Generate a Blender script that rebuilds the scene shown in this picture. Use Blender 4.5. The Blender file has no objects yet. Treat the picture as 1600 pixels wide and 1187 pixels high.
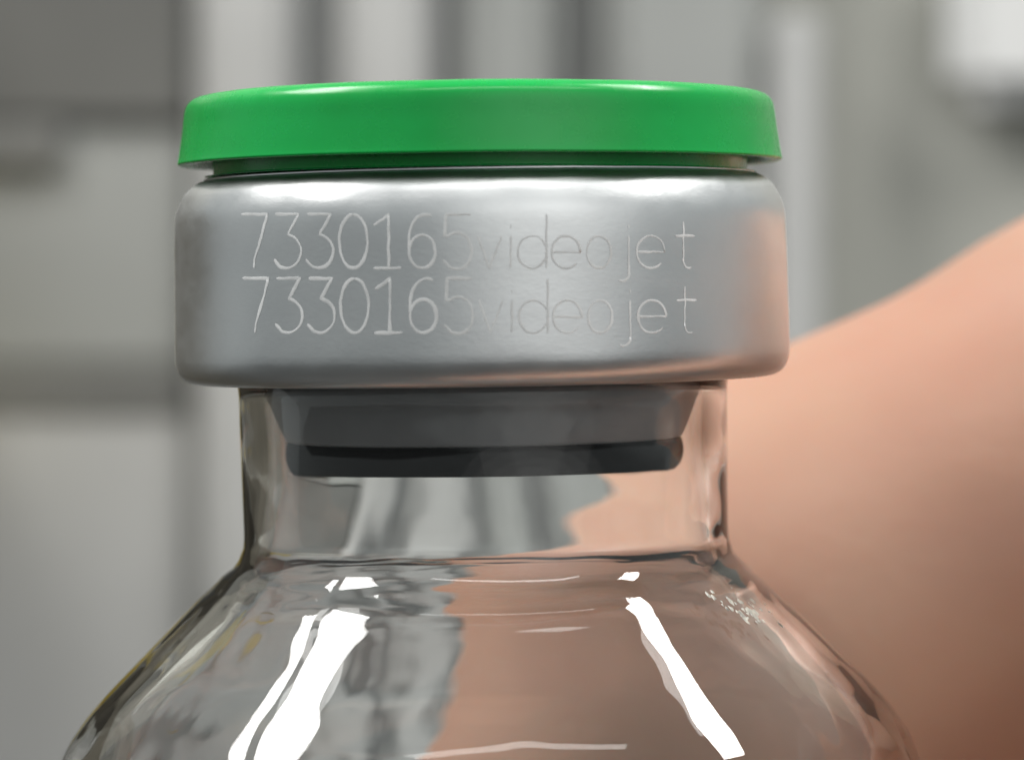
import bpy, bmesh, math
import numpy as np
from mathutils import Vector, noise

# ---------------------------------------------------------------- camera, world, lamps, exposure
S = 0.001                       # geometry below is written in millimetres
sc = bpy.context.scene
C = sc.collection
CAM_D = 115.0                   # camera to vial axis
PXMM = 46.9                     # photograph pixels per mm at the vial axis (1600 px wide picture)

cd = bpy.data.cameras.new('camera')
cam = bpy.data.objects.new('camera', cd); C.objects.link(cam)
cam.location = (1.02*S, -CAM_D*S, 0); cam.rotation_euler = (math.pi/2, 0, 0)
cd.sensor_fit = 'HORIZONTAL'; cd.sensor_width = 36.0
cd.lens = 36.0*PXMM*CAM_D/1600.0
cd.shift_x = 0.0; cd.shift_y = -143.5/1600.0
cd.clip_start = 0.005; cd.clip_end = 50
cd.dof.use_dof = True
cd.dof.focus_distance = (CAM_D-6.5)*S
cd.dof.aperture_fstop = cd.lens/1.75
sc.camera = cam

w = bpy.data.worlds.new('World'); sc.world = w; w.use_nodes = True
w.node_tree.nodes['Background'].inputs[0].default_value = (0.93, 1.0, 1.0, 1)
w.node_tree.nodes['Background'].inputs[1].default_value = 0.36

def area(name, loc, sx, sy, power, target=(0, 0, 0), col=(1, 0.985, 0.96)):
    l = bpy.data.lights.new(name, 'AREA'); l.shape = 'RECTANGLE'; l.size = sx; l.size_y = sy
    l.energy = power; l.color = col
    o = bpy.data.objects.new(name, l); C.objects.link(o); o.location = loc
    o.rotation_euler = (Vector(target)-Vector(loc)).to_track_quat('-Z', 'Y').to_euler()
    return o
YAW_L, YAW_R = math.atan2(0.52, 0.51), math.atan2(-0.245, 0.37)
for off, wd, ln, pw in ((0.0, 0.32, 1.05, 21), (0.30, 0.11, 0.62, 4.5)):       # louvred twin fitting
    area('ceiling_lamp', (-0.87-0.707*off, 0.10+0.707*off, 1.25), ln, wd, pw).rotation_euler = (0, 0, YAW_L)
area('ceiling_lamp', (0.86, 0.25, 1.25), 0.85, 0.22, 17).rotation_euler = (0, 0, YAW_R)
area('ceiling_lamp', (0.12, -0.55, 1.25), 1.3, 0.10, 4.2)
for k, sz in enumerate((0.7, 1.1, 1.55, 2.05, 2.6)):                            # nested ellipses added as soft-edged fill from front right
    wl = area('front_fill_light', (0.68-0.004*k, -1.42-0.004*k, 0.62), sz, sz*0.8, 0.36*sz*sz, (0.0, 0, 0.2)); wl.data.shape = 'ELLIPSE'

sc.view_settings.view_transform = 'Standard'; sc.view_settings.look = 'None'
sc.view_settings.exposure = 0.0; sc.view_settings.gamma = 1.0
sc.render.engine = 'CYCLES'
cy = sc.cycles
cy.max_bounces = 20; cy.transmission_bounces = 16; cy.glossy_bounces = 8; cy.diffuse_bounces = 4
cy.caustics_refractive = True; cy.caustics_reflective = False; cy.blur_glossy = 0.6
cy.sample_clamp_indirect = 6.0
cy.use_denoising = True

# ---------------------------------------------------------------- materials
def mat(name):
    m = bpy.data.materials.new(name); m.use_nodes = True
    nt = m.node_tree; b = nt.nodes['Principled BSDF']
    return m, nt, b
def nz(nt, scale, detail=3, rough=0.5, vec=None):
    n = nt.nodes.new('ShaderNodeTexNoise'); n.inputs['Scale'].default_value = scale
    n.inputs['Detail'].default_value = detail; n.inputs['Roughness'].default_value = rough
    if vec: nt.links.new(vec, n.inputs['Vector'])
    return n
def coords(nt, sx=1, sy=1, sz=1):
    t = nt.nodes.new('ShaderNodeTexCoord'); mp = nt.nodes.new('ShaderNodeMapping')
    mp.inputs['Scale'].default_value = (sx, sy, sz)
    nt.links.new(t.outputs['Object'], mp.inputs['Vector']); return mp.outputs['Vector']
def ramp(nt, fac, stops):
    r = nt.nodes.new('ShaderNodeValToRGB'); e = r.color_ramp.elements
    while len(e) < len(stops): e.new(0.5)
    for k, (p, c) in enumerate(stops):
        e[k].position = p; e[k].color = c if len(c) == 4 else (*c, 1)
    nt.links.new(fac, r.inputs['Fac']); return r.outputs['Color']
def bump(nt, b, h, strength, dist):
    u = nt.nodes.new('ShaderNodeBump'); u.inputs['Strength'].default_value = strength
    u.inputs['Distance'].default_value = dist
    nt.links.new(h, u.inputs['Height']); nt.links.new(u.outputs['Normal'], b.inputs['Normal'])

def m_plain(name, col, rough=0.5, var=0.12, scale=30):
    m, nt, b = mat(name)
    n = nz(nt, scale, 4, 0.6, coords(nt))
    lo = tuple(c*(1-var) for c in col); hi = tuple(min(1, c*(1+var)) for c in col)
    nt.links.new(ramp(nt, n.outputs['Fac'], [(0.3, lo), (0.7, hi)]), b.inputs['Base Color'])
    b.inputs['Roughness'].default_value = rough
    return m

# green injection moulded plastic
M_green, nt, b = mat('green_plastic')
v = coords(nt)
n = nz(nt, 260, 3, 0.5, v)
nt.links.new(ramp(nt, n.outputs['Fac'], [(0.3, (0.003, 0.44, 0.072)), (0.7, (0.004, 0.49, 0.09))]), b.inputs['Base Color'])
n2 = nz(nt, 900, 4, 0.6, v)
nt.links.new(ramp(nt, n2.outputs['Fac'], [(0.3, (0.2,)*3), (0.75, (0.34,)*3)]), b.inputs['Roughness'])
b.inputs['IOR'].default_value = 1.5
b.inputs['Subsurface Weight'].default_value = 0.25
b.inputs['Subsurface Radius'].default_value = (0.2, 1.0, 0.35); b.inputs['Subsurface Scale'].default_value = 0.0006
bump(nt, b, nz(nt, 420, 2, 0.5, v).outputs['Fac'], 0.25, 0.00006)

# drawn aluminium with fine circumferential marks and handling smudges
M_alu, nt, b = mat('satin_aluminium')
b.inputs['Metallic'].default_value = 1.0
n = nz(nt, 170, 5, 0.65, coords(nt))
nt.links.new(ramp(nt, n.outputs['Fac'], [(0.3, (0.78, 0.79, 0.80)), (0.7, (0.87, 0.885, 0.89))]), b.inputs['Base Color'])
n2 = nz(nt, 330, 6, 0.7, coords(nt, 1, 1, 2.2))
nt.links.new(ramp(nt, n2.outputs['Fac'], [(0.28, (0.31,)*3), (0.75, (0.43,)*3)]), b.inputs['Roughness'])
n3 = nz(nt, 5200, 3, 0.7, coords(nt, 0.8, 0.8, 1.3))
bump(nt, b, n3.outputs['Fac'], 0.3, 0.000012)

# laser marked, roughened metal
M_mark, nt, b = mat('laser_marked_metal')
n = nz(nt, 900, 4, 0.7, coords(nt))
nt.links.new(ramp(nt, n.outputs['Fac'], [(0.35, (0.80, 0.81, 0.81)), (0.6, (0.97, 0.98, 0.98))]), b.inputs['Base Color'])
nt.links.new(ramp(nt, n.outputs['Fac'], [(0.3, (0.3,)*3), (0.5, (0.0,)*3)]), b.inputs['Metallic'])
b.inputs['Roughness'].default_value = 0.6

# grey butyl rubber
M_rub, nt, b = mat('grey_rubber')
n = nz(nt, 400, 4, 0.6, coords(nt))
nt.links.new(ramp(nt, n.outputs['Fac'], [(0.3, (0.29, 0.291, 0.30)), (0.7, (0.34, 0.34, 0.35))]), b.inputs['Base Color'])
b.inputs['Roughness'].default_value = 0.42

M_shade = m_plain('shade_black', (0.004, 0.004, 0.0045), 0.8, 0.2, 400)  # near-black colour carries the shade below the stopper
M_shade.node_tree.nodes['Principled BSDF'].inputs['Specular IOR Level'].default_value = 0.05
# clear glass
M_glass, nt, b = mat('clear_glass')
b.inputs['Base Color'].default_value = (0.985, 0.995, 0.99, 1)
b.inputs['Roughness'].default_value = 0.0; b.inputs['IOR'].default_value = 1.5
b.inputs['Transmission Weight'].default_value = 1.0

# skin
M_skin, nt, b = mat('skin')
v = coords(nt)
n = nz(nt, 60, 3, 0.5, v)
nt.links.new(ramp(nt, n.outputs['Fac'], [(0.3, (0.53, 0.275, 0.19)), (0.52, (0.56, 0.325, 0.225)), (0.75, (0.58, 0.36, 0.25))]), b.inputs['Base Color'])
b.inputs['Roughness'].default_value = 0.48
b.inputs['Subsurface Weight'].default_value = 0.5
b.inputs['Subsurface Radius'].default_value = (1.0, 0.35, 0.2); b.inputs['Subsurface Scale'].default_value = 0.0018
vo = nt.nodes.new('ShaderNodeTexVoronoi'); vo.inputs['Scale'].default_value = 1400; nt.links.new(v, vo.inputs['Vector'])
bump(nt, b, vo.outputs['Distance'], 0.15, 0.00008)
M_nail = m_plain('fingernail_keratin', (0.66, 0.42, 0.34), 0.3, 0.05, 300)

# ---------------------------------------------------------------- helpers
def obj(name, me, m, parent=None, smooth=True):
    o = bpy.data.objects.new(name, me); C.objects.link(o)
    me.materials.append(m)
    if smooth: me.polygons.foreach_set('use_smooth', [True]*len(me.polygons))
    if parent: o.parent = parent
    return o
def tag(o, label=None, cat=None, group=None, kind=None):
    for k, val in (('label', label), ('category', cat), ('group', group), ('kind', kind)):
        if val: o[k] = val
    return o

def crom(pts, step):
    """Catmull-Rom through pts; a point given twice is a sharp corner."""
    out = []; n = len(pts)
    for i in range(n-1):
        p1, p2 = pts[i], pts[i+1]
        if p1 == p2: continue
        p0 = pts[i-1] if i > 0 else p1; p3 = pts[i+2] if i+2 < n else p2
        L = math.dist(p1, p2); k = max(2, int(L/step))
        for j in range(k):
            t = j/k
            out.append(tuple(0.5*((2*b_)+(-a_+c_)*t+(2*a_-5*b_+4*c_-d_)*t*t+(-a_+3*b_-3*c_+d_)*t**3)
                             for a_, b_, c_, d_ in zip(p0, p1, p2, p3)))
    out.append(pts[-1]); return out

def lathe(name, prof, n=224, closed=False, wob=None):
    """revolve (r, z) profile in mm; r<=1e-4 becomes a pole"""
    V = []; F = []; rows = []
    for i, (r, z) in enumerate(prof):
        if r <= 1e-4:
            V.append((0, 0, z*S)); rows.append([len(V)-1]*n); continue
        row = []
        for k in range(n):
            a = 2*math.pi*k/n
            rr, zz = (r, z) if wob is None else wob(r, z, a, i)
            V.append((rr*math.cos(a)*S, rr*math.sin(a)*S, zz*S)); row.append(len(V)-1)
        rows.append(row)
    m = len(rows)
    for i in range(m if closed else m-1):
        A, B = rows[i], rows[(i+1) % m]
        for k in range(n):
            k2 = (k+1) % n
            q = [A[k], A[k2], B[k2], B[k]]
            u = []
            for x in q:
                if x not in u: u.append(x)
            if len(u) > 2: F.append(u)
    me = bpy.data.meshes.new(name); me.from_pydata(V, [], F); me.update()
    bm = bmesh.new(); bm.from_mesh(me); bmesh.ops.recalc_face_normals(bm, faces=bm.faces); bm.to_mesh(me); bm.free()
    return me

def box(name, x0, x1, y0, y1, z0, z1, m, parent=None, bev=2.0):
    bm = bmesh.new(); bmesh.ops.create_cube(bm, size=1)
    for v_ in bm.verts:
        v_.co = Vector(((x0+x1)/2+(x1-x0)*v_.co.x, (y0+y1)/2+(y1-y0)*v_.co.y, (z0+z1)/2+(z1-z0)*v_.co.z))*S
    bmesh.ops.bevel(bm, geom=bm.edges[:], offset=bev*S, segments=2, affect='EDGES')
    me = bpy.data.meshes.new(name); bm.to_mesh(me); bm.free()
    return obj(name, me, m, parent, smooth=False)

# ---------------------------------------------------------------- background, about a metre behind
BY = 900.0
def bx(px, y=BY): return (px-800)/(PXMM*CAM_D/(CAM_D+y))+1.02
def bz(py, y=BY): return (450-py)/(PXMM*CAM_D/(CAM_D+y))

M_wall = m_plain('painted_wall', (0.44, 0.44, 0.40), 0.7, 0.12, 6)
M_dark = m_plain('dark_grey_enamel', (0.145, 0.145, 0.137), 0.5, 0.2, 7)
M_shelf = m_plain('mid_dark_enamel', (0.23, 0.23, 0.22), 0.5, 0.15, 9)
M_mid = m_plain('grey_enamel', (0.42, 0.43, 0.415), 0.5, 0.12, 8)
M_pale = m_plain('pale_grey_enamel', (0.60, 0.60, 0.59), 0.45, 0.1, 9)
M_white = m_plain('white_enamel', (0.84, 0.84, 0.83), 0.4, 0.05, 9)
M_tall = m_plain('blocker_brown', (0.12, 0.107, 0.082), 0.5, 0.2, 7)
M_gap = m_plain('charcoal_paint', (0.30, 0.305, 0.30), 0.6, 0.15, 12)

tag(box('wall', -900, 900, BY+42, BY+60, -700, 700, M_wall), kind='structure')

tag(box('floor', -15000, 15000, -15000, 960, -930, -900, m_plain('floor_coating', (0.05, 0.05, 0.048), 0.5, 0.15, 3)), kind='structure')

def thing_box(name, px0, px1, py0, py1, d0, d1, m, label, cat, group=None, bev=3):
    y = BY+d0
    o = box(name, bx(px0, y), bx(px1, y), y, BY+d1, bz(py1, y), bz(py0, y), m, None, bev)
    return tag(o, label, cat, group)

thing_box('cabinet', -900, 296, -900, 190, 24, 40, M_dark, 'out of focus dark grey cabinet hanging above the grey panel', 'cabinet', bev=2)
thing_box('shelf_end', -900, 100, 192, 262, 22, 40, M_shelf, 'out of focus short grey shelf end under the dark cabinet', 'shelf', bev=2)
thing_box('wall_panel', -900, 298, 193, 572, 28, 40, M_mid, 'out of focus mid grey panel between dark cabinet and dark rail', 'panel', bev=2)
thing_box('rail', -900, 292, 575, 643, 26, 38, M_shelf, 'out of focus dark horizontal rail under the grey panel', 'rail', bev=1.5)
thing_box('wall_panel', -900, 298, 646, 2600, 28, 40, M_pale, 'out of focus grey panel below the dark horizontal rail', 'panel', bev=2)
thing_box('backing_board', 300, 940, -900, 2600, 30, 40, M_gap, 'out of focus charcoal board behind the pale upright posts', 'board', bev=1)
thing_box('post', 306, 462, -900, 2600, 18, 29, M_pale, 'out of focus pale upright post next to the dark cabinet', 'post', 'upright posts', bev=5)
thing_box('post', 532, 676, -900, 2600, 18, 29, M_pale, 'out of focus pale upright post standing between two dark gaps', 'post', 'upright posts', bev=5)
thing_box('post', 722, 872, -900, 2600, 20, 29, M_mid, 'out of focus mid grey upright post beyond the pale posts', 'post', 'upright posts', bev=6)
thing_box('wall_panel', 946, 1202, -900, 2600, 6, 38, M_mid, 'out of focus wide grey upright panel beside the narrow pale strip', 'panel', bev=6)
thing_box('strip', 1206, 1284, 20, 2600, 2, 38, M_pale, 'out of focus narrow pale strip at the edge of the wide grey panel', 'strip', bev=3)
tag(box('dark_blocker', -1250, -262, 610, 915, -898, 200, M_tall, None, 6), 'unseen brown block added beyond the yellow bin to darken reflections', 'cabinet')  # added out of view to darken reflections in the seal and glass
thing_box('bin', -560, -290, 380, 860, -160, 22, m_plain('yellow_plastic', (0.50, 0.37, 0.05), 0.4, 0.1, 9), 'yellow plastic bin fixed to the panel beyond the dark rail', 'bin', bev=8)
thing_box('control_box', 1484, 1760, -160, 165, 18, 40, M_white, 'out of focus white box mounted on the grey wall', 'box', bev=9)

# ---------------------------------------------------------------- the vial
vial = bpy.data.objects.new('glass_vial', None); C.objects.link(vial)
vial.location = (0, 0, 0); vial.empty_display_size = 0.005
vial.rotation_euler = (0, math.radians(-0.95), 0)
tag(vial, 'clear glass vial with grey rubber stopper, engraved silver seal and green flip-off cap', 'vial')

def N(x, y, z): return noise.noise(Vector((x, y, z)))

# glass: one closed shell, outer surface down, inner surface up
outer = [(7.35, 0.9), (9.4, 0.9), (9.4, 0.9), (9.4, -2.3), (9.1, -2.55), (8.5, -2.7), (8.2, -3.0), (8.12, -3.5), (8.1, -5.0),
         (8.06, -7.2), (8.05, -8.2), (8.13, -8.65), (8.42, -9.15), (9.19, -9.85), (10.4, -11.0), (11.66, -12.25), (12.9, -13.5),
         (13.6, -14.35), (14.1, -15.2), (14.42, -16.3), (14.56, -17.8), (14.6, -20), (14.6, -30), (14.6, -68), (14.3, -69.3), (13.4, -70.1), (12.2, -70.2), (8, -69.9), (0.0, -69.6)]
inner = [(0.0, -68.5), (8, -68.7), (12.0, -68.9), (13.0, -68.5), (13.5, -67.2), (13.55, -30), (13.5, -20), (13.42, -18.2), (13.2, -16.7), (12.75, -15.4),
         (12.1, -14.25), (11.0, -13.0), (9.75, -11.75), (8.85, -10.8), (8.1, -9.9), (7.7, -9.0), (7.48, -8.0), (7.36, -6.9), (7.27, -6.0), (7.24, -5.2), (7.28, -4.2), (7.3, -3.0), (7.3, 0.0), (7.3, 0.9)]
po = crom(outer, 0.22); pi_ = crom(inner, 0.22)[:-1]
n_o = len(po)
def glass_wob(r, z, a, i):
    if z > -4.0: return r, z
    f = min(1.0, (-4.0-z)/5.0)
    ro, z0 = (r, z) if i < n_o else (r+0.75, z+0.5)          # the inner wall follows the outer one
    cx, cy_ = ro*math.cos(a), ro*math.sin(a)
    zi = z; z = z0
    d = 0.050*N(cx*0.20+3, cy_*0.20, z*0.16)+0.026*N(cx*0.42, cy_*0.42+9, z*0.34)+0.007*N(cx*0.95, cy_*0.95, z*0.7)+0.0006*N(cx*2.3, cy_*2.3, z*1.9)+0.0006*N(cx*2.2, cy_*2.2, z*2.0)
    wn = math.exp(-((z+9.4)/0.75)**2)                       # tooling rings where the neck meets the shoulder
    d += wn*(0.034*math.sin(z*8.5+3.0*N(cx*0.3, cy_*0.3, 2))*(0.6+N(cx*0.5+7, cy_*0.5, z*0.5))+0.02*N(cx*0.8, cy_*0.8, z*5))
    z = zi
    if i >= n_o: d += 0.040*N(cx*0.16+31, cy_*0.16, z*0.14)+0.006*N(cx*0.5, cy_*0.5+17, z*0.42)
    if r < 3: f *= r/3
    sl = 1.0
    return r+d*f, z+d*f*0.7*(1 if z > -17 else 0)
body = obj('glass_body', lathe('glass_body', po+pi_, 288, True, glass_wob), M_glass, vial)

# a patch of tiny pale flecks on the shoulder
bm = bmesh.new()
rng = np.random.default_rng(4)
for k in range(46):
    zz = -10.4+rng.normal(0, 0.36); an = math.radians(-31+rng.normal(0, 4.2)-6*(zz+10.4))
    q = Vector((*[c*(9.19+(-9.85-zz)*1.03) for c in (math.cos(an), math.sin(an))], zz)); s_ = abs(rng.normal(0.055, 0.03))+0.018
    e1 = Vector((-math.sin(an), math.cos(an), 0)); e2 = Vector((math.cos(an)*0.7, math.sin(an)*0.7, -0.7)); nn = Vector((math.cos(an)*0.7, math.sin(an)*0.7, 0.7))
    n_ = 7; ph = rng.uniform(0, 6)
    top = bm.verts.new((q+nn*0.035)*S)
    rim = [bm.verts.new((q+nn*0.005+(e1*math.cos(ph+t)*rng.uniform(0.5, 1.2)+e2*math.sin(ph+t)*rng.uniform(0.5, 1.8))*s_)*S) for t in np.linspace(0, 2*math.pi, n_, endpoint=False)]
    for t in range(n_): bm.faces.new((top, rim[t], rim[(t+1) % n_]))
me = bpy.data.meshes.new('pale_flecks'); bm.to_mesh(me); bm.free()
sm = obj('pale_flecks', me, m_plain('pale_fleck', (0.55, 0.52, 0.45), 0.25, 0.6, 2500), body); sm['kind'] = 'stuff'

# rubber stopper
st = crom([(0, 3.2), (8.8, 3.2), (9.1, 3.1), (9.3, 2.8), (9.3, 1.3), (9.2, 0.98), (9.2, 0.98), (7.5, 0.96), (7.22, 0.7), (7.22, 0.7), (7.2, -3.1), (7.12, -3.6), (6.9, -4.3), (6.72, -4.75), (6.6, -4.98), (6.6, -4.98), (6.3, -5.02), (6.3, -5.02),
           (0, -5.02)], 0.25)
stopper = obj('stopper', lathe('stopper', st, 160), M_rub, vial)
pl = crom([(0, -5.04), (6.4, -5.04), (6.4, -5.04), (6.55, -5.1), (6.6, -5.3), (6.55, -5.55), (6.4, -5.78), (6.1, -5.88), (4.9, -5.9), (4.9, -5.9), (4.5, -5.2), (0, -5.1)], 0.2)  # black ring added for the shaded band under the stopper
obj('plug_shade', lathe('plug_shade', pl, 160), M_shade, stopper)['label'] = 'dark shade under the stopper plug, put in as a black part'

# aluminium seal
seal_o = [(3.2, 3.72), (8.6, 3.72), (9.05, 3.69), (9.45, 3.53), (9.76, 3.23), (9.98, 2.8), (10.1, 2.4), (10.15, 1.7), (10.17, 0.5), (10.19, -1.0), (10.2, -2.0),
          (10.18, -2.35), (10.07, -2.68), (9.85, -2.92), (9.5, -3.03), (9.0, -3.02), (8.45, -2.9)]
seal_i = [(8.5, -2.74), (9.1, -2.8), (9.6, -2.7), (9.75, -2.3), (9.8, 0.0), (9.75, 2.4), (9.4, 3.15), (8.8, 3.4), (3.2, 3.4)]
so = crom(seal_o, 0.16); si = crom(seal_i, 0.4); n_s = len(so)
def seal_wob(r, z, a, i):
    if i >= n_s or r < 8.2: return r, z
    ca, sa = math.cos(a), math.sin(a)
    f = math.exp(-((z-3.0)/0.9)**2); g = math.exp(-((z+2.8)/0.7)**2)
    d = f*(0.060*N(ca*3.1+2, sa*3.1, 1.0)+0.02*N(ca*9, sa*9, z))+g*0.03*N(ca*4, sa*4, 8)
    d += 0.012*N(ca*2.4, sa*2.4+4, z*0.35)+0.0012*N(ca*10, sa*10, z*1.4)
    return r+d, z+0.5*d*f
seal = obj('aluminium_seal', lathe('aluminium_seal', so+si, 288, True, seal_wob), M_alu, vial)
seal['label'] = 'silver crimped seal with two engraved lines of characters'

# green flip-off cap
cap_p = crom([(0, 6.42), (6.0, 6.42), (8.6, 6.42), (9.2, 6.39), (9.52, 6.29), (9.72, 6.1), (9.80, 5.82), (9.86, 5.3), (9.98, 4.5), (10.03, 4.24), (10.03, 4.24), (10.04, 4.18), (9.97, 4.13), (9.8, 4.13),
              (9.55, 4.15), (9.55, 4.15), (9.4, 4.45), (8.9, 4.45), (8.9, 4.45), (8.85, 3.735), (8.85, 3.735), (8.4, 3.78), (0, 3.76)], 0.12)
def cap_wob(r, z, a, i):
    if r < 6: return r, z
    ca, sa = math.cos(a), math.sin(a)
    return r+0.012*N(ca*3, sa*3, z*0.5)+0.004*N(ca*11, sa*11, z*2), z+0.012*N(ca*2.5+7, sa*2.5, 0)
cap = obj('flip_off_cap', lathe('flip_off_cap', cap_p, 288, False, cap_wob), M_green, vial)
cap.rotation_euler = (math.radians(0.0), math.radians(0.35), 0)
cap['label'] = 'glossy green plastic flip-off cap'

# ---- laser marked characters on the seal (planar strokes thrown onto the curved side)
def arc(cx, cy_, rx, ry, a0, a1, n=14):
    return [(cx+rx*math.cos(math.radians(a0+(a1-a0)*k/n)), cy_+ry*math.sin(math.radians(a0+(a1-a0)*k/n))) for k in range(n+1)]
X = 0.60                                       # x-height
GL = {
 '7': [[(0, 1), (1, 1), (0.80, 0.62), (0.52, 0.18), (0.48, 0.0)]],
 '3': [[(0.05, 1), (0.90, 1), (0.50, 0.63)]+arc(0.45, 0.31, 0.54, 0.31, 78, -90, 16)+[(0.25, 0.02), (0.0, 0.16)]],
 '0': [arc(0.5, 0.5, 0.5, 0.5, 90, 450, 32)],
 '1': [[(0.02, 0.80), (0.38, 0.92), (0.55, 1.0), (0.55, 0.0)], [(0.0, 0.0), (1.0, 0.0)]],
 '6': [arc(0.62, 0.55, 0.60, 0.45, 68, 180, 14)+arc(0.5, 0.31, 0.48, 0.31, 175, 530, 26)],
 '5': [[(0.95, 1.0), (0.10, 1.0), (0.06, 0.60)]+arc(0.48, 0.32, 0.50, 0.34, 125, -90, 20)+[(0.25, 0.01), (0.0, 0.15)]],
 'v': [[(0, X), (0.48, 0), (1, X)]],
 'i': [[(0.5, X), (0.5, 0)], [(0.5, 0.74), (0.5, 0.80)]],
 'd': [[(1.0, 1.0), (1.0, 0.0)], arc(0.5, 0.30, 0.5, 0.30, 20, 340, 26)],
 'e': [[(0.02, 0.30), (1.0, 0.30)]+arc(0.5, 0.30, 0.5, 0.30, 0, 318, 26)],
 'o': [arc(0.5, 0.30, 0.5, 0.30, 90, 450, 28)],
 'j': [[(0.9, X), (0.9, -0.10)]+arc(0.45, -0.10, 0.45, 0.14, 0, -120, 10), [(0.9, 0.74), (0.9, 0.80)]],
 't': [[(0.42, 0.86), (0.42, 0.16)]+arc(0.68, 0.16, 0.26, 0.16, 180, 300, 8), [(0.0, X), (1.0, X)]],
}
TXT = [('7', 377, 417), ('3', 428, 471), ('3', 478, 521), ('0', 530, 574), ('1', 583, 627), ('6', 638, 681), ('5', 692, 738),
       ('v', 746, 784), ('i', 790, 806), ('d', 809, 854), ('e', 862, 907), ('o', 917, 955), ('j', 962, 985), ('e', 995, 1039), ('t', 1055, 1086)]
def seal_r(z):
    best = 10.17
    for (r0, z0), (r1, z1) in zip(so, so[1:]):
        if z1 <= z <= z0 and r0 > 9.4: best = r0+(r1-r0)*(z-z0)/(z1-z0-1e-9)
    return best
def to_seal(px, py):
    """photograph pixel -> point on the side of the seal, in vial space (mm)"""
    th = math.radians(0.95); xs = (px-800)/PXMM+1.02; zs = (450-py)/PXMM
    x, z = xs*0.93, zs*0.93
    for _ in range(6):
        r = seal_wob(seal_r(z), z, math.atan2(-math.sqrt(max(0.01, 103.4-x*x)), x), 0)[0]+0.008
        y = -math.sqrt(max(0.01, r*r-x*x)); k = (CAM_D+y)/CAM_D
        X_, Z_ = 1.02+(px-800)/PXMM*k, zs*k
        x = X_*math.cos(th)+Z_*math.sin(th); z = -X_*math.sin(th)+Z_*math.cos(th)
    return Vector((x, y, z))
def ribbon(bm, pts, wdt, seed):
    """a shallow three-facet bead following the surface"""
    # resample
    P = []
    for p, q in zip(pts, pts[1:]):
        k = max(1, int(math.dist(p, q)/3.0))
        P += [(p[0]+(q[0]-p[0])*j/k, p[1]+(q[1]-p[1])*j/k) for j in range(k)]
    P.append(pts[-1])
    Q = [to_seal(p[0]+0.9*N(p[0]*0.09, p[1]*0.09, seed), p[1]+0.9*N(p[0]*0.09, p[1]*0.09, seed+5)) for p in P]
    rows = []
    for i, q in enumerate(Q):
        t = (Q[min(i+1, len(Q)-1)]-Q[max(i-1, 0)]).normalized()
        nrm = Vector((q.x, q.y, 0)).normalized(); sd = t.cross(nrm).normalized()
        ww = wdt*(0.82+0.5*N(q.x*1.7, q.z*1.7, seed+11))
        if i in (0, len(Q)-1): ww *= 0.5
        rows.append([bm.verts.new((q+sd*ww*s_+nrm*h)*S) for s_, h in ((-0.5, -0.003), (-0.3, 0.0), (0.3, 0.0), (0.5, -0.003))])
    for A, B in zip(rows, rows[1:]):
        for k in range(3): bm.faces.new((A[k], A[k+1], B[k+1], B[k]))
for line, base in enumerate((419.0, 520.0)):
    for gi, (ch, x0, x1) in enumerate(TXT):
        bm = bmesh.new(); H = 84.0 if line == 0 else 85.0
        for si_, s_ in enumerate(GL[ch]):
            ribbon(bm, [(x0+(x1-x0)*u+(2 if line else 0), base-H*v_) for u, v_ in s_], 0.115 if gi < 7 else 0.085, gi*3.7+line*50+si_*1.3)
        bmesh.ops.recalc_face_normals(bm, faces=bm.faces)
        me = bpy.data.meshes.new('engraved_character'); bm.to_mesh(me); bm.free()
        obj('engraved_character', me, M_mark, seal)

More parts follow.
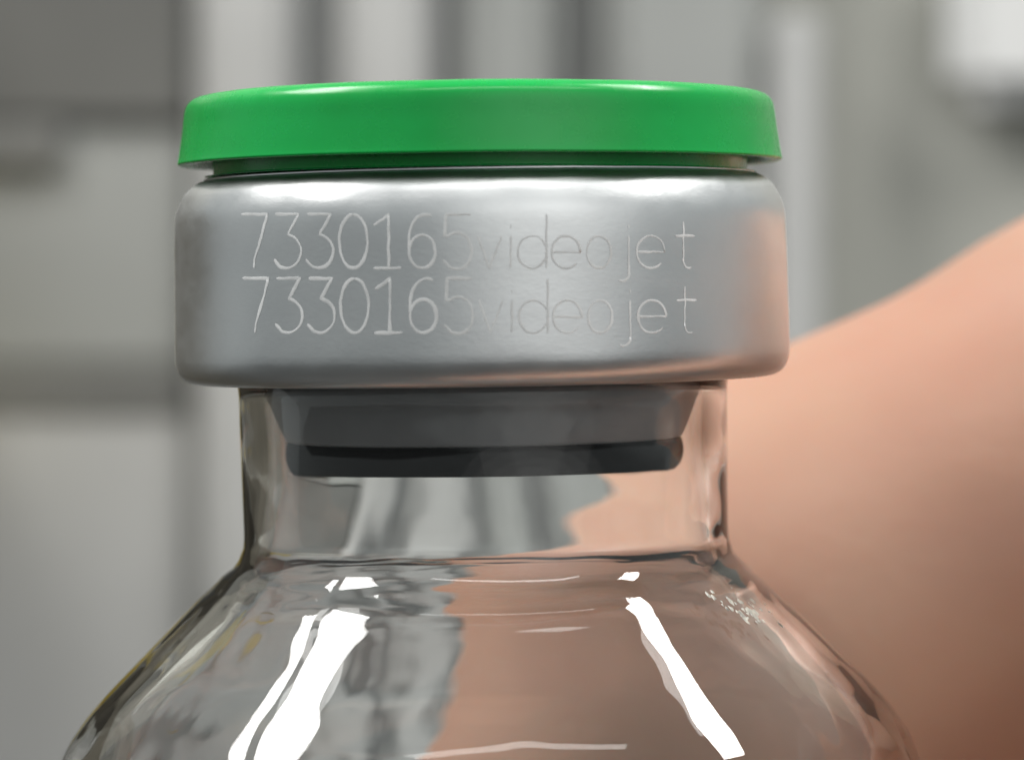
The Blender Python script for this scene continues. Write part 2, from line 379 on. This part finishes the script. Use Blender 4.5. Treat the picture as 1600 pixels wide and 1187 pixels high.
# ---------------------------------------------------------------- the hand behind the vial (one continuous skin)
def hand_mesh():
    h = 1.0
    lo = np.array([-26., -46., -96.]); hi = np.array([190., 84., 46.])
    nx, ny, nz_ = [int((b_-a_)/h)+1 for a_, b_ in zip(lo, hi)]
    gx, gy, gz = np.meshgrid(*(np.arange(n_, dtype=np.float32)*h+l_ for n_, l_ in zip((nx, ny, nz_), lo)), indexing='ij')
    def cone(a, b_, ra, rb):
        ax, ay, az = a; dx, dy, dz = [q-p for p, q in zip(a, b_)]; L2 = dx*dx+dy*dy+dz*dz
        t = np.clip(((gx-ax)*dx+(gy-ay)*dy+(gz-az)*dz)/L2, 0, 1)
        return np.sqrt((gx-ax-t*dx)**2+(gy-ay-t*dy)**2+(gz-az-t*dz)**2)-(ra+(rb-ra)*t)
    def smin(a, b_, k):
        q = np.clip(0.5+0.5*(b_-a)/k, 0, 1); return b_+(a-b_)*q-k*q*(1-q)
    def chain(P, R, k=2.5):
        d = None
        for i in range(len(P)-1):
            c = cone(P[i], P[i+1], R[i], R[i+1]); d = c if d is None else smin(d, c, k)
        return d
    index = chain([(0.5, 22.5, -32.5), (10.4, 26.0, -14.9), (27.5, 31.2, -6.9), (70, 44, -1.5), (112, 40, -13)], [7.7, 10.3, 10.5, 12.3, 14])
    middle = chain([(-9, 21.5, -46), (11, 29, -36), (38, 44, -24), (80, 52, -8), (116, 42, -24)], [7.6, 9.2, 10.6, 12.5, 14])
    ring = chain([(-4, 23.5, -63), (17, 32, -54), (42, 46, -42), (82, 52, -29), (118, 40, -38)], [7.2, 8.8, 10, 12, 14])
    pinky = chain([(8, 24, -79), (24, 34, -69), (44, 44, -59), (78, 46, -50), (118, 36, -50)], [6.2, 7.6, 8.6, 11, 14])
    thumb = chain([(-1, -23.8, -54), (26, -28, -54), (60, -18, -50), (104, 16, -36)], [8.6, 10.6, 12, 17])
    d = smin(index, middle, 1.6); d = smin(d, ring, 1.6); d = smin(d, pinky, 1.6)
    palm = smin(cone((84, 44, -4), (118, 36, -24), 13, 17), cone((84, 42, -40), (118, 32, -40), 13, 17), 9)
    palm = smin(palm, cone((98, 18, -30), (128, 26, -34), 15, 19), 9)
    d = smin(d, palm, 6); d = smin(d, thumb, 7)
    d = smin(d, smin(cone((126, 30, -30), (215, 30, -40), 19, 24), cone((126, 34, -40), (215, 34, -52), 17, 24), 8), 10)
    d += 0.25*np.sin(gx*0.21+gz*0.13)*np.sin(gy*0.17+gz*0.11)
    # flesh presses flat against the glass
    zc = np.clip((gz+14.0), None, 0); rv = np.sqrt(gx**2+gy**2)
    vial_d = np.maximum(rv-14.75, np.maximum(gz+13.0, -70.6-gz))
    d = np.maximum(d, -vial_d).astype(np.float32)
    # surface nets
    s = d < 0
    corners = [(i, j, k) for i in (0, 1) for j in (0, 1) for k in (0, 1)]
    cnt = sum(s[i:nx-1+i, j:ny-1+j, k:nz_-1+k].astype(np.int8) for i, j, k in corners)
    act = (cnt > 0) & (cnt < 8)
    idx = -np.ones(act.shape, np.int64); cells = np.argwhere(act); idx[act] = np.arange(len(cells))
    acc = np.zeros((len(cells), 3)); num = np.zeros(len(cells))
    for c0 in corners:
        for ax in range(3):
            if c0[ax]: continue
            c1 = list(c0); c1[ax] = 1
            d0 = d[cells[:, 0]+c0[0], cells[:, 1]+c0[1], cells[:, 2]+c0[2]]
            d1 = d[cells[:, 0]+c1[0], cells[:, 1]+c1[1], cells[:, 2]+c1[2]]
            m_ = (d0 < 0) != (d1 < 0); t = np.where(m_, d0/(d0-d1+1e-12), 0)
            p = np.tile(np.array(c0, float), (len(cells), 1)); p[:, ax] += t
            acc[m_] += p[m_]; num[m_] += 1
    V = (cells+acc/num[:, None])*h+lo
    F = []
    for ax in range(3):
        u, v_ = (ax+1) % 3, (ax+2) % 3
        sl0 = [slice(0, nx-1), slice(0, ny-1), slice(0, nz_-1)]; sl1 = list(sl0)
        sh = (nx, ny, nz_)
        sl1[ax] = slice(1, sh[ax])
        a_, b_ = s[tuple(sl0)], s[tuple(sl1)]
        e = np.argwhere(a_ != b_); e = e[(e[:, u] > 0) & (e[:, v_] > 0)]
        du = np.zeros(3, int); du[u] = 1; dv = np.zeros(3, int); dv[v_] = 1
        q = [idx[tuple(x.T)] for x in (e, e-du, e-du-dv, e-dv)]
        flip = ~a_[tuple(e.T)]
        Q = np.stack(q, 1); Q[flip] = Q[flip][:, ::-1]; F.append(Q)
    F = np.concatenate(F); F = F[(F >= 0).all(1)]
    me = bpy.data.meshes.new('hand'); me.from_pydata((V*S).tolist(), [], F.tolist()); me.update()
    bm = bmesh.new(); bm.from_mesh(me)
    for _ in range(3): bmesh.ops.smooth_vert(bm, verts=bm.verts, factor=0.5, use_axis_x=True, use_axis_y=True, use_axis_z=True)
    bmesh.ops.recalc_face_normals(bm, faces=bm.faces); bm.to_mesh(me); bm.free()
    return me
hand = obj('hand', hand_mesh(), M_skin)
tag(hand, 'bare hand gripping the vial, its finger curling up behind the glass', 'hand')
def nail(p, nrm, along, L=11.0, W=10.0):
    nrm = Vector(nrm).normalized(); along = (Vector(along)-Vector(along).dot(nrm)*nrm).normalized(); sd = nrm.cross(along)
    bm = bmesh.new(); g = []
    for i in range(9):
        row = []
        for j in range(9):
            u, v_ = i/4-1, j/4-1
            wv = v_*math.sqrt(max(0, 1-0.45*u*u))
            row.append(bm.verts.new((Vector(p)+along*u*L/2+sd*wv*W/2+nrm*(0.5-1.9*wv*wv-0.5*u*u))*S))
        g.append(row)
    for i in range(8):
        for j in range(8): bm.faces.new((g[i][j], g[i+1][j], g[i+1][j+1], g[i][j+1]))
    bmesh.ops.recalc_face_normals(bm, faces=bm.faces)
    bmesh.ops.solidify(bm, geom=bm.faces[:], thickness=0.4*S)
    me = bpy.data.meshes.new('fingernail'); bm.to_mesh(me); bm.free()
    return obj('fingernail', me, M_nail, hand)
nail((1, -33.6, -53.5), (0, -1, 0.1), (-1, 0.1, 0.1), 13, 12)
nail((1.0, 30.0, -31), (0.0, 1, 0.15), (-0.7, -0.1, -0.7), 11, 10)
nail((-6, 29.3, -45), (0.1, 1, 0.1), (-0.9, -0.3, -0.4), 11, 10)
nail((-1, 31, -62), (0.1, 1, 0.1), (-0.9, -0.3, -0.4), 10, 9.5)
nail((10, 30.5, -78), (0.1, 1, 0.1), (-0.8, -0.4, -0.5), 9, 8)
